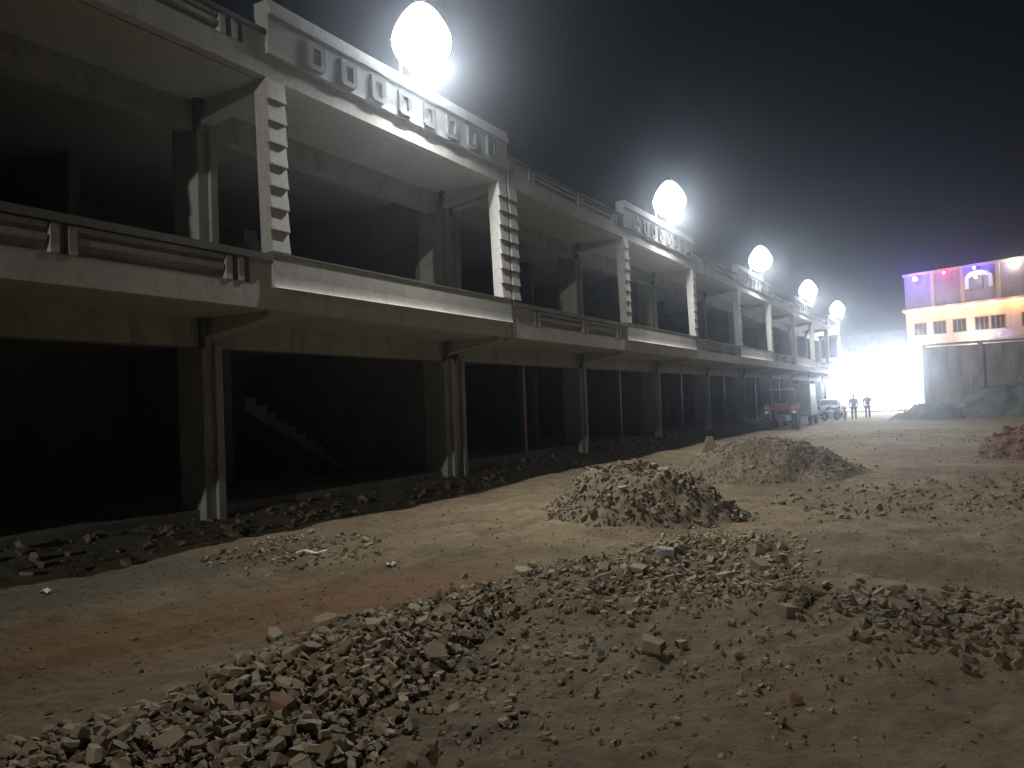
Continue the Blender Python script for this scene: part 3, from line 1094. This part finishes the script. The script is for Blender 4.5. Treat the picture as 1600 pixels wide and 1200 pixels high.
# ------------------------------------------------------------------ lit building at the right, beyond the wall
lb = thing('lit_building', 'cream three storey building with warm light strips and coloured bulbs beyond the boundary wall', 'building', (-4.77, 95, 0), -math.atan2(4.7, 10.77))
LW = 30.0
link('wall', MB().box(0, LW, .0, 12, 0, 10.75).mesh('wall', M['warmwall']), lb)
link('roof_parapet', MB().box(.0, LW, .003, .3, 10.751, 14.6).box(0, LW, .301, 12, 10.751, 14.2).mesh('roof_parapet', M['mauve']), lb)
link('cornice', MB().box(-.2, LW, -.45, -.001, 10.45, 10.75).mesh('cornice', M['warmwall']), lb)
link('belt_course', MB().box(-.1, LW, -.18, -.001, 6.75, 7.0).mesh('belt_course', M['warmwall']), lb)
link('roof_cornice', MB().box(-.1, LW, -.15, .0, 14.3, 14.601).mesh('roof_cornice', M['warmwall']), lb)
link('strip_light', MB().box(.05, LW - .2, -.42, -.30, 10.36, 10.448).mesh('strip_light', M['warm']), lb)
def window(parent, u, z0, z1, w, n=3):
    fr = MB()
    fr.box(u, u + .08, -.06, -.002, z0, z1).box(u + w - .08, u + w, -.06, -.002, z0, z1)
    fr.box(u + .081, u + w - .081, -.06, -.002, z1 - .08, z1).box(u + .081, u + w - .081, -.06, -.002, z0, z0 + .08)
    for k in range(1, n):
        fr.box(u + w * k / n - .04, u + w * k / n + .04, -.055, -.003, z0 + .081, z1 - .081)
    f = link('window', fr.mesh('window', M['frame']), parent)
    link('pane', MB().box(u + .081, u + w - .081, -.02, -.004, z0 + .081, z1 - .081).mesh('pane', M['glass']), f)
    link('sill', MB().box(u - .1, u + w + .1, -.2, -.003, z0 - .12, z0 - .002).mesh('sill', M['warmwall']), f)
for u in (.85, 2.85, 4.85, 7.0, 8.5, 11.3, 13.3, 16, 18.5, 21):
    window(lb, u, 7.75, 9.15, 1.35)
for u in (.9, 4.2, 6.4, 10.2, 13.3, 16, 19):
    window(lb, u, 4.2, 5.9, 1.2)
for u in (3.0, 6.0, 9.4, 12.6, 16, 19.5):
    link('pier', MB().box(u - .18, u + .18, -.12, -.002, 10.76, 14.29).mesh('pier', M['warmwall']), lb)
# arched rooftop stair house with bright panel
ar = MB()
outer = [(-1.25, 0)] + [(1.25 * math.cos(math.pi - t), 1.0 + .75 * math.sin(t)) for t in [math.pi * k / 12 for k in range(13)]] + [(1.25, 0)]
inner = [(-1.0, 0)] + [(1.0 * math.cos(math.pi - t), .95 + .35 * math.sin(t)) for t in [math.pi * k / 12 for k in range(13)]] + [(1.0, 0)]
k = len(outer)
vs = []
for yy in (-.55, -.16):
    for q in (outer, inner):
        vs += [(7.7 + a, yy, 12.1 + c) for a, c in q]
fs = []
for i in range(k - 1):
    fs += [(i, i + 1, k + i + 1, k + i), (2 * k + i, 3 * k + i, 3 * k + i + 1, 2 * k + i + 1), (i, 2 * k + i, 2 * k + i + 1, i + 1), (k + i, k + i + 1, 3 * k + i + 1, 3 * k + i)]
fs += [(0, k, 3 * k, 2 * k), (k - 1, 3 * k - 1, 4 * k - 1, 2 * k - 1)]
ar.add(vs, fs)
link('arched_canopy', ar.mesh('arched_canopy', M['cloth']), lb)
link('roof_door', MB().box(6.75, 8.0, -.14, -.004, 11.9, 13.2).mesh('roof_door', M['boundary']), lb)
def bulb(parent, u, y, z, r, mat, watt=0, col=(1, 1, 1)):
    bm = bmesh.new()
    bmesh.ops.create_icosphere(bm, subdivisions=2, radius=r)
    me = bpy.data.meshes.new('bulb')
    bm.to_mesh(me)
    bm.free()
    me.materials.append(M[mat])
    me.shade_smooth()
    o = link('bulb', me, parent, (u, y, z))
    if watt:
        l = bpy.data.lights.new('bulb_light', 'POINT')
        l.energy = watt * .3
        l.color = col
        l.shadow_soft_size = .1
        q = bpy.data.objects.new('bulb_light', l)
        COL.objects.link(q)
        q.parent = parent
        q.location = (u, y - r - .3, z)
BL, RD, WH, WM = (.16, .10, 1), (1, .05, .1), (1, .95, .88), (1, .50, .17)
bulb(lb, 1.5, -.6, 13.9, .28, 'bulb_b', 1900, BL)
bulb(lb, 4.5, -.6, 14.1, .15, 'bulb_r', 200, RD)
bulb(lb, 7.5, -.7, 14.1, .17, 'bulb_b', 900, BL)
bulb(lb, 10.9, -.6, 14.1, .27, 'bulb_w', 30, (1, .8, .75))
bulb(lb, 1.8, -1.0, 6.9, .36, 'bulb_w', 200, WH)
bulb(lb, 7.2, -1.0, 7.1, .36, 'bulb_w', 200, WH)
bulb(lb, 9.5, -.8, 7.2, .12, 'bulb_b', 120, BL)
bulb(lb, 7.7, -.9, 13.1, .13, 'bulb_w', 50, WH)
for k in range(10):
    l = bpy.data.lights.new('strip_glow', 'POINT')
    l.energy = 95
    l.color = WM
    l.shadow_soft_size = .2
    q = bpy.data.objects.new('strip_glow', l)
    COL.objects.link(q)
    q.parent = lb
    q.location = (.9 + k * 2.0, -.75, 10.1)

# ------------------------------------------------------------------ cloth tent added to fill the glare, and lights at the street end
mq = thing('glare_marquee', 'white cloth tent added to fill out the glare at the end of the street', 'glare_marquee', (-6.6, 84, 0))
for i in range(6):
    me = MB()
    n = 8
    vs = []
    for a in range(n + 1):
        vs += [(-5.2 + i * 1.74 + 1.70 * a / n, .06 * math.sin(a * 1.9), 0), (-5.2 + i * 1.74 + 1.70 * a / n, .04 * math.sin(a * 2.1), 4.6)]
    vs += [(x, y + .03, z) for x, y, z in vs]
    m_ = 2 * (n + 1)
    fs = []
    for a in range(n):
        c = 2 * a
        fs += [(c, c + 1, c + 3, c + 2), (m_ + c, m_ + c + 2, m_ + c + 3, m_ + c + 1), (c, c + 2, m_ + c + 2, m_ + c), (c + 1, m_ + c + 1, m_ + c + 3, c + 3)]
    me.add(vs, fs)
    link('cloth_panel', me.mesh('cloth_panel', M['cloth']), mq)
link('roof', MB().prism([(0, 0), (0, 0)], 0, 1).mesh('x', M['cloth']) if False else MB().add(
    [(-5.4, -2.6, 4.5), (5.4, -2.6, 4.5), (5.4, 2.2, 4.5), (-5.4, 2.2, 4.5), (-5.4, -.2, 5.5), (5.4, -.2, 5.5)],
    [(0, 1, 5, 4), (2, 3, 4, 5), (0, 4, 3), (1, 2, 5), (3, 2, 1, 0)]).mesh('roof', M['cloth']), mq)
for x in (-5.2, -1.7, 1.7, 5.2):
    link('pole', MB().tube([(x, -2.4, 0), (x, -2.4, 4.49)], .05, 8).mesh('pole', M['galv']), mq)
spots = [(-10.2, 78, 3.2, 'low floodlight at the left foot of the white glare'),
         (-8.6, 80, 5.0, 'floodlight in the white glare at the street end, second from its left'),
         (-6.6, 78, 4.2, 'floodlight in the middle of the white glare at the street end'),
         (-4.9, 80, 5.2, 'floodlight right of the middle of the white glare'),
         (-3.6, 77, 3.7, 'rightmost floodlight of the white glare, beside the boundary wall')]
for x, y, z, lab in spots:
    floodlight(lab, x, y, z, math.radians(-82), .12, 950, 0.0, 'floodlights at the street end', .12)
    l = bpy.data.lights.new('glare_wash', 'SPOT')  # added lamp without a fixture, whitens the cloth into glare
    l.energy = 2200
    l.spot_size = math.radians(88)
    l.shadow_soft_size = .2
    q = bpy.data.objects.new('glare_wash', l)
    COL.objects.link(q)
    q.location = (x, y + .5, z)
    q.rotation_euler = (math.radians(90), 0, 0)

# dim side building behind the glare
sb = thing('side_building', 'dim two storey building half lost in the glare left of the lit building', 'building', (-12.0, 97, 0))
link('wall', MB().box(0, 6.9, 0, 8, 0, 8.4).mesh('wall', M['boundary']), sb)
for u in (.8, 3.0, 5.2):
    for z in (2.2, 5.6):
        window(sb, u, z, z + 1.5, 1.2, 2)
link('roof_edge', MB().box(-.1, 7.0, -.2, 8, 8.402, 8.7).mesh('roof_edge', M['boundary']), sb)

def sack(label, x, y, z, rz, tint):
    bm = bmesh.new()
    bmesh.ops.create_uvsphere(bm, u_segments=14, v_segments=8, radius=1)
    for v in bm.verts:
        c = v.co
        f = lambda q, e: math.copysign(abs(q) ** e, q)
        v.co = Vector((f(c.x, .6) * .33, f(c.y, .6) * .21, f(c.z, .8) * .09 + .008 * math.sin(c.x * 9)))
    me = bpy.data.meshes.new('cement_sack')
    bm.to_mesh(me)
    bm.free()
    me.materials.append(M[tint])
    me.shade_smooth()
    tag(link('cement_sack', me, None, (x, y, z), (0, 0, rz)), label, 'sack')
for i, (x, y, z, rz, lab) in enumerate([
        (-9.6, 4.55, 3.62, .3, 'lower pale sack on the upper floor edge at the far left'),
        (-9.62, 4.6, 3.79, .1, 'middle pale sack on the upper floor edge at the far left'),
        (-9.6, 4.52, 3.96, .5, 'upper pale sack on the upper floor edge at the far left'),
        (-10.3, 6.7, 3.62, 1.3, 'lower sack of the dark stack beside the upper left column'),
        (-10.3, 6.75, 3.79, 1.1, 'middle sack of the dark stack beside the upper left column'),
        (-10.28, 6.7, 3.96, 1.5, 'second sack from the top beside the upper left column'),
        (-10.3, 6.72, 4.13, 1.2, 'topmost sack beside the upper left column')]):
    sack(lab, x, y, z, rz, 'sackcloth')

# ------------------------------------------------------------------ vehicles
def wheel(parent, x, y, r, w, axis='x', hub='whitepaint'):
    b = MB()
    n = 20
    prof = [(-w / 2, r * .62), (-w / 2, r * .94), (-w * .32, r), (w * .32, r), (w / 2, r * .94), (w / 2, r * .62)]
    vs, fs = [], []
    for k in range(n):
        a = 2 * math.pi * k / n
        for d, q in prof:
            vs.append((d, q * math.cos(a), q * math.sin(a)))
    m_ = len(prof)
    for k in range(n):
        for j in range(m_):
            fs.append((k * m_ + j, k * m_ + (j + 1) % m_, ((k + 1) % n) * m_ + (j + 1) % m_, ((k + 1) % n) * m_ + j))
    b.add(vs, fs)
    o = link('wheel', b.mesh('wheel', M['rubber']), parent, (x, y, r), (0, 0, 0 if axis == 'x' else math.pi / 2))
    link('rim', MB().tube([(-w * .3, 0, 0), (w * .3, 0, 0)], r * .61, 16).mesh('rim', M[hub]), o)
    return o

tr = thing('tractor', 'red tractor with pale wheel rims parked in the dark under the far arcade', 'tractor', (-8.2, 42.6, gh(-8.2, 42.6)), math.radians(4))
for sx in (-.68, .68):
    wheel(tr, sx, -.35, .66, .34)
    wheel(tr, sx * .85, 1.55, .36, .2)
    fm = MB()
    pr = [(-.98 + .0, .75), (-.85, 1.12), (-.45, 1.34), (.05, 1.30), (.28, 1.1), (.28, 1.04), (.04, 1.22), (-.45, 1.26), (-.78, 1.06), (-.9, .75)]
    vs = [(sx - .2, a, c) for a, c in pr] + [(sx + .2, a, c) for a, c in pr]
    k = len(pr)
    fm.add(vs, [tuple(range(k)), tuple(range(2 * k - 1, k - 1, -1))] + [(i, (i + 1) % k, k + (i + 1) % k, k + i) for i in range(k)])
    link('fender', fm.mesh('fender', M['redpaint']), tr)
    link('tail_light', MB().box(sx - .08, sx + .08, -1.0, -.96, .86, .98).mesh('tail_light', M['whitepaint']), tr)
link('bonnet', MB().box(-.30, .30, .45, 1.95, .75, 1.32).mesh('bonnet', M['redpaint'], bevel=.06), tr)
link('chassis', MB().box(-.22, .22, -.8, 1.8, .42, .745).mesh('chassis', M['dark_metal'], bevel=.02), tr)
link('tool_box', MB().box(-.46, .46, -1.02, -.72, .98, 1.36).mesh('tool_box', M['redpaint'], bevel=.03), tr)
link('seat', MB().box(-.24, .24, -.5, -.1, 1.05, 1.15).box(-.24, .24, -.6, -.5, 1.1, 1.55).mesh('seat', M['rubber'], bevel=.02), tr)
link('steering_wheel', MB().tube([(.2 * math.cos(t), .25 + .08 * math.sin(t), 1.45 + .18 * math.sin(t)) for t in [6.283 * k / 14 for k in range(15)]], .018, 6, False).tube([(0, .25, 1.45), (0, .5, 1.1)], .02, 6).mesh('steering_wheel', M['rubber']), tr)
cp = MB()
for sx in (-.5, .5):
    cp.tube([(sx, -.75, 1.1), (sx, -.75, 2.02)], .025, 6).tube([(sx, .5, 1.1), (sx, .5, 2.02)], .025, 6)
link('canopy_post', cp.mesh('canopy_post', M['dark_metal']), tr)
link('canopy', MB().box(-.6, .6, -.9, .65, 2.02, 2.12).mesh('canopy', M['redpaint'], bevel=.03), tr)
link('exhaust', MB().tube([(.2, 1.3, 1.3), (.2, 1.3, 1.85)], .03, 8).mesh('exhaust', M['dark_metal']), tr)

vn = thing('van', 'dark box van parked behind the tractor, at the left edge of the glare', 'van', (-8.6, 50.0, gh(-8.6, 50)), math.radians(3))
link('cargo_box', MB().box(-.85, .85, -1.9, 1.0, .55, 2.45).mesh('cargo_box', M['dark_metal'], bevel=.04), vn)
link('cab', MB().add([(-.8, 1.02, .5), (.8, 1.02, .5), (.8, 2.4, .5), (-.8, 2.4, .5), (-.75, 1.02, 1.95), (.75, 1.02, 1.95), (.72, 1.85, 1.9), (-.72, 1.85, 1.9), (-.8, 2.4, 1.15), (.8, 2.4, 1.15)],
     [(0, 1, 5, 4), (3, 8, 9, 2), (8, 7, 6, 9), (7, 4, 5, 6), (0, 4, 7, 8, 3), (1, 2, 9, 6, 5), (0, 3, 2, 1)]).mesh('cab', M['dark_metal'], bevel=.03), vn)
for sx in (-.72, .72):
    for y in (-1.2, 1.7):
        wheel(vn, sx, y, .33, .2, hub='galv')
    link('tail_light', MB().box(sx - .06, sx + .06, -1.93, -1.902, .75, .95).mesh('tail_light', M['redpaint']), vn)
for sx in (-1, 1):
    link('rear_door', MB().box(.02 if sx > 0 else -.8, .8 if sx > 0 else -.02, -1.94, -1.903, .6, 2.38).mesh('rear_door', M['dark_metal'], bevel=.01), vn)
link('number_plate', MB().box(-.22, .22, -1.97, -1.943, .66, .78).mesh('number_plate', M['whitepaint']), vn)

def motorcycle(label, x, y, rz):
    t = thing('motorcycle', label, 'motorcycle', (x, y, gh(x, y)), rz, 'motorcycles parked at the street end')
    wheel(t, 0, -.62, .30, .10, hub='galv')
    wheel(t, 0, .62, .30, .09, hub='galv')
    link('frame', MB().tube([(0, .62, .3), (0, .42, .95)], .03, 8).tube([(0, .42, .85), (0, .0, .40), (0, -.62, .3)], .03, 8).tube([(0, .35, .8), (0, -.55, .72)], .03, 8).mesh('frame', M['dark_metal']), t)
    link('engine', MB().box(-.13, .13, -.15, .22, .25, .58).mesh('engine', M['galv'], bevel=.03), t)
    link('tank', MB().box(-.13, .13, -.02, .42, .74, .96).mesh('tank', M['redpaint'], bevel=.06), t)
    link('seat', MB().box(-.12, .12, -.72, -.03, .74, .86).mesh('seat', M['rubber'], bevel=.03), t)
    link('handlebar', MB().tube([(-.34, .30, 1.05), (-.15, .42, 1.0), (.15, .42, 1.0), (.34, .30, 1.05)], .015, 6).mesh('handlebar', M['galv']), t)
    link('headlight', MB().tube([(0, .45, .92), (0, .58, .92)], [.06, .09], 12).mesh('headlight', M['whitepaint']), t)
    link('rear_mudguard', MB().tube([(0, -.95, .55), (0, -.85, .63), (0, -.62, .68), (0, -.4, .62)], .05, 6).mesh('rear_mudguard', M['dark_metal']), t)
    for sx in (-.2, .2):
        link('mirror', MB().tube([(sx, .36, 1.03), (sx * 1.4, .34, 1.18)], .008, 5).tube([(sx * 1.4, .33, 1.2), (sx * 1.4, .35, 1.2)], .05, 10).mesh('mirror', M['galv']), t)
motorcycle('motorcycle parked nearest the van, left of the other motorcycle', -7.6, 55.5, math.radians(150))
motorcycle('right-hand motorcycle parked just left of the standing people', -6.9, 57.0, math.radians(190))

cr = thing('parked_car', 'pale hatchback car parked behind the motorcycles under the glare', 'car', (-8.6, 63.5, gh(-8.6, 63.5)), math.radians(2))
pr = [(-1.8, .35), (-1.85, .75), (-1.65, .95), (-1.25, 1.42), (.35, 1.45), (.95, .98), (1.75, .82), (1.85, .35)]
k = len(pr)
cb = MB().add([(-.78 * (1 if c < 1.2 else .82), a, c) for a, c in pr] + [(.78 * (1 if c < 1.2 else .82), a, c) for a, c in pr],
     [tuple(range(k)), tuple(range(2 * k - 1, k - 1, -1))] + [(i, (i + 1) % k, k + (i + 1) % k, k + i) for i in range(k)])
link('body', cb.mesh('body', M['whitepaint'], bevel=.04), cr)
link('rear_window', MB().add([(-.58, -1.62, 1.0), (.58, -1.62, 1.0), (.52, -1.33, 1.37), (-.52, -1.33, 1.37), (-.58, -1.58, .98), (.58, -1.58, .98), (.52, -1.28, 1.35), (-.52, -1.28, 1.35)],
     [(0, 1, 2, 3), (7, 6, 5, 4), (0, 4, 5, 1), (1, 5, 6, 2), (2, 6, 7, 3), (3, 7, 4, 0)]).mesh('rear_window', M['glass']), cr)
for sx in (-.72, .72):
    for y in (-1.15, 1.15):
        wheel(cr, sx, y, .29, .18, hub='galv')
    link('tail_light', MB().box(sx - .09, sx + .05, -1.9, -1.85, .7, .88).mesh('tail_light', M['redpaint']), cr)

# ------------------------------------------------------------------ people
def skin_chain(name, joints, edges, mat, parent, root=0, lvl=1):
    me = bpy.data.meshes.new(name)
    me.from_pydata([j[0] for j in joints], edges, [])
    o = link(name, me, parent)
    o.modifiers.new('skin', 'SKIN')
    sv = me.skin_vertices[0].data
    for i, (p, r) in enumerate(joints):
        sv[i].radius = (r, r) if isinstance(r, float) else r
    sv[root].use_root = True
    s = o.modifiers.new('sub', 'SUBSURF')
    s.levels = s.render_levels = lvl
    dg = bpy.context.evaluated_depsgraph_get()
    ev = bpy.data.meshes.new_from_object(o.evaluated_get(dg))
    o.modifiers.clear()
    o.data = ev
    ev.materials.clear()
    ev.materials.append(mat)
    ev.shade_smooth()
    return o

def person(label, x, y, rz, shirt, H=1.70, stride=.12):
    t = thing('person', label, 'person', (x, y, gh(x, y)), rz)
    k = H / 1.72
    def J(a, b, c, r):
        return ((a * k, b * k, c * k), r * k if not isinstance(r, tuple) else tuple(q * k for q in r))
    js = [J(0, 0, .93, (.15, .11)), J(0, 0, 1.15, (.13, .10)), J(0, .0, 1.36, (.16, .10)), J(0, .0, 1.46, .065), J(0, .01, 1.53, .055), J(0, .02, 1.62, (.075, .09)), J(0, .02, 1.70, .06),
          J(.19, 0, 1.40, .055), J(.25, -.03, 1.13, .045), J(.26, .05, .90, .034), J(.26, .08, .81, .03),
          J(-.19, 0, 1.40, .055), J(-.25, -.03, 1.13, .045), J(-.26, .04, .90, .034), J(-.26, .07, .81, .03),
          J(.10, stride * .2, .86, .085), J(.11, stride * .6, .48, .06), J(.11, stride, .09, .042), J(.12, stride + .15, .035, .032),
          J(-.10, -stride * .2, .86, .085), J(-.11, -stride * .5, .48, .06), J(-.11, -stride, .09, .042), J(-.12, -stride + .15, .035, .032)]
    ed = [(0, 1), (1, 2), (2, 3), (3, 4), (4, 5), (5, 6), (2, 7), (7, 8), (8, 9), (9, 10), (2, 11), (11, 12), (12, 13), (13, 14), (0, 15), (15, 16), (16, 17), (17, 18), (0, 19), (19, 20), (20, 21), (21, 22)]
    skin_chain('body', js, ed, M['skin'], t)
    sh = [J(0, 0, .90, (.185, .135)), J(0, 0, 1.15, (.155, .125)), J(0, 0, 1.37, (.185, .12)), J(0, 0, 1.46, .08),
          J(.20, 0, 1.40, .078), J(.255, -.03, 1.13, .062), J(-.20, 0, 1.40, .078), J(-.255, -.03, 1.13, .062)]
    skin_chain('shirt', sh, [(0, 1), (1, 2), (2, 3), (2, 4), (4, 5), (2, 6), (6, 7)], M[shirt], t)
    tr_ = [J(0, 0, .93, (.165, .125)), J(.10, stride * .2, .84, .105), J(.11, stride * .6, .48, .08), J(.11, stride, .12, .065),
           J(-.10, -stride * .2, .84, .105), J(-.11, -stride * .5, .48, .08), J(-.11, -stride, .12, .065)]
    skin_chain('trousers', tr_, [(0, 1), (1, 2), (2, 3), (0, 4), (4, 5), (5, 6)], M['trousers'], t)
    hr = [J(0, -.02, 1.60, (.075, .07)), J(0, -.01, 1.69, (.085, .095)), J(0, .01, 1.735, .06)]
    skin_chain('hair', hr, [(0, 1), (1, 2)], M['hair'], t)
    for sx in (-.03, .03):
        bm = bmesh.new()
        bmesh.ops.create_icosphere(bm, subdivisions=1, radius=.012)
        me = bpy.data.meshes.new('eye')
        bm.to_mesh(me)
        bm.free()
        me.materials.append(M['hair'])
        link('eye', me, t, (sx * k, .105 * k, 1.63 * k))
    return t
person('dark figure walking away in front of the white glare, beside the motorcycles', -6.15, 55.5, math.radians(10), 'shirt')
person('figure in a grey shirt standing just right of the walking one, against the glare', -5.5, 57.5, math.radians(200), 'shirt2', 1.74, .03)
print('objects', len(bpy.data.objects))
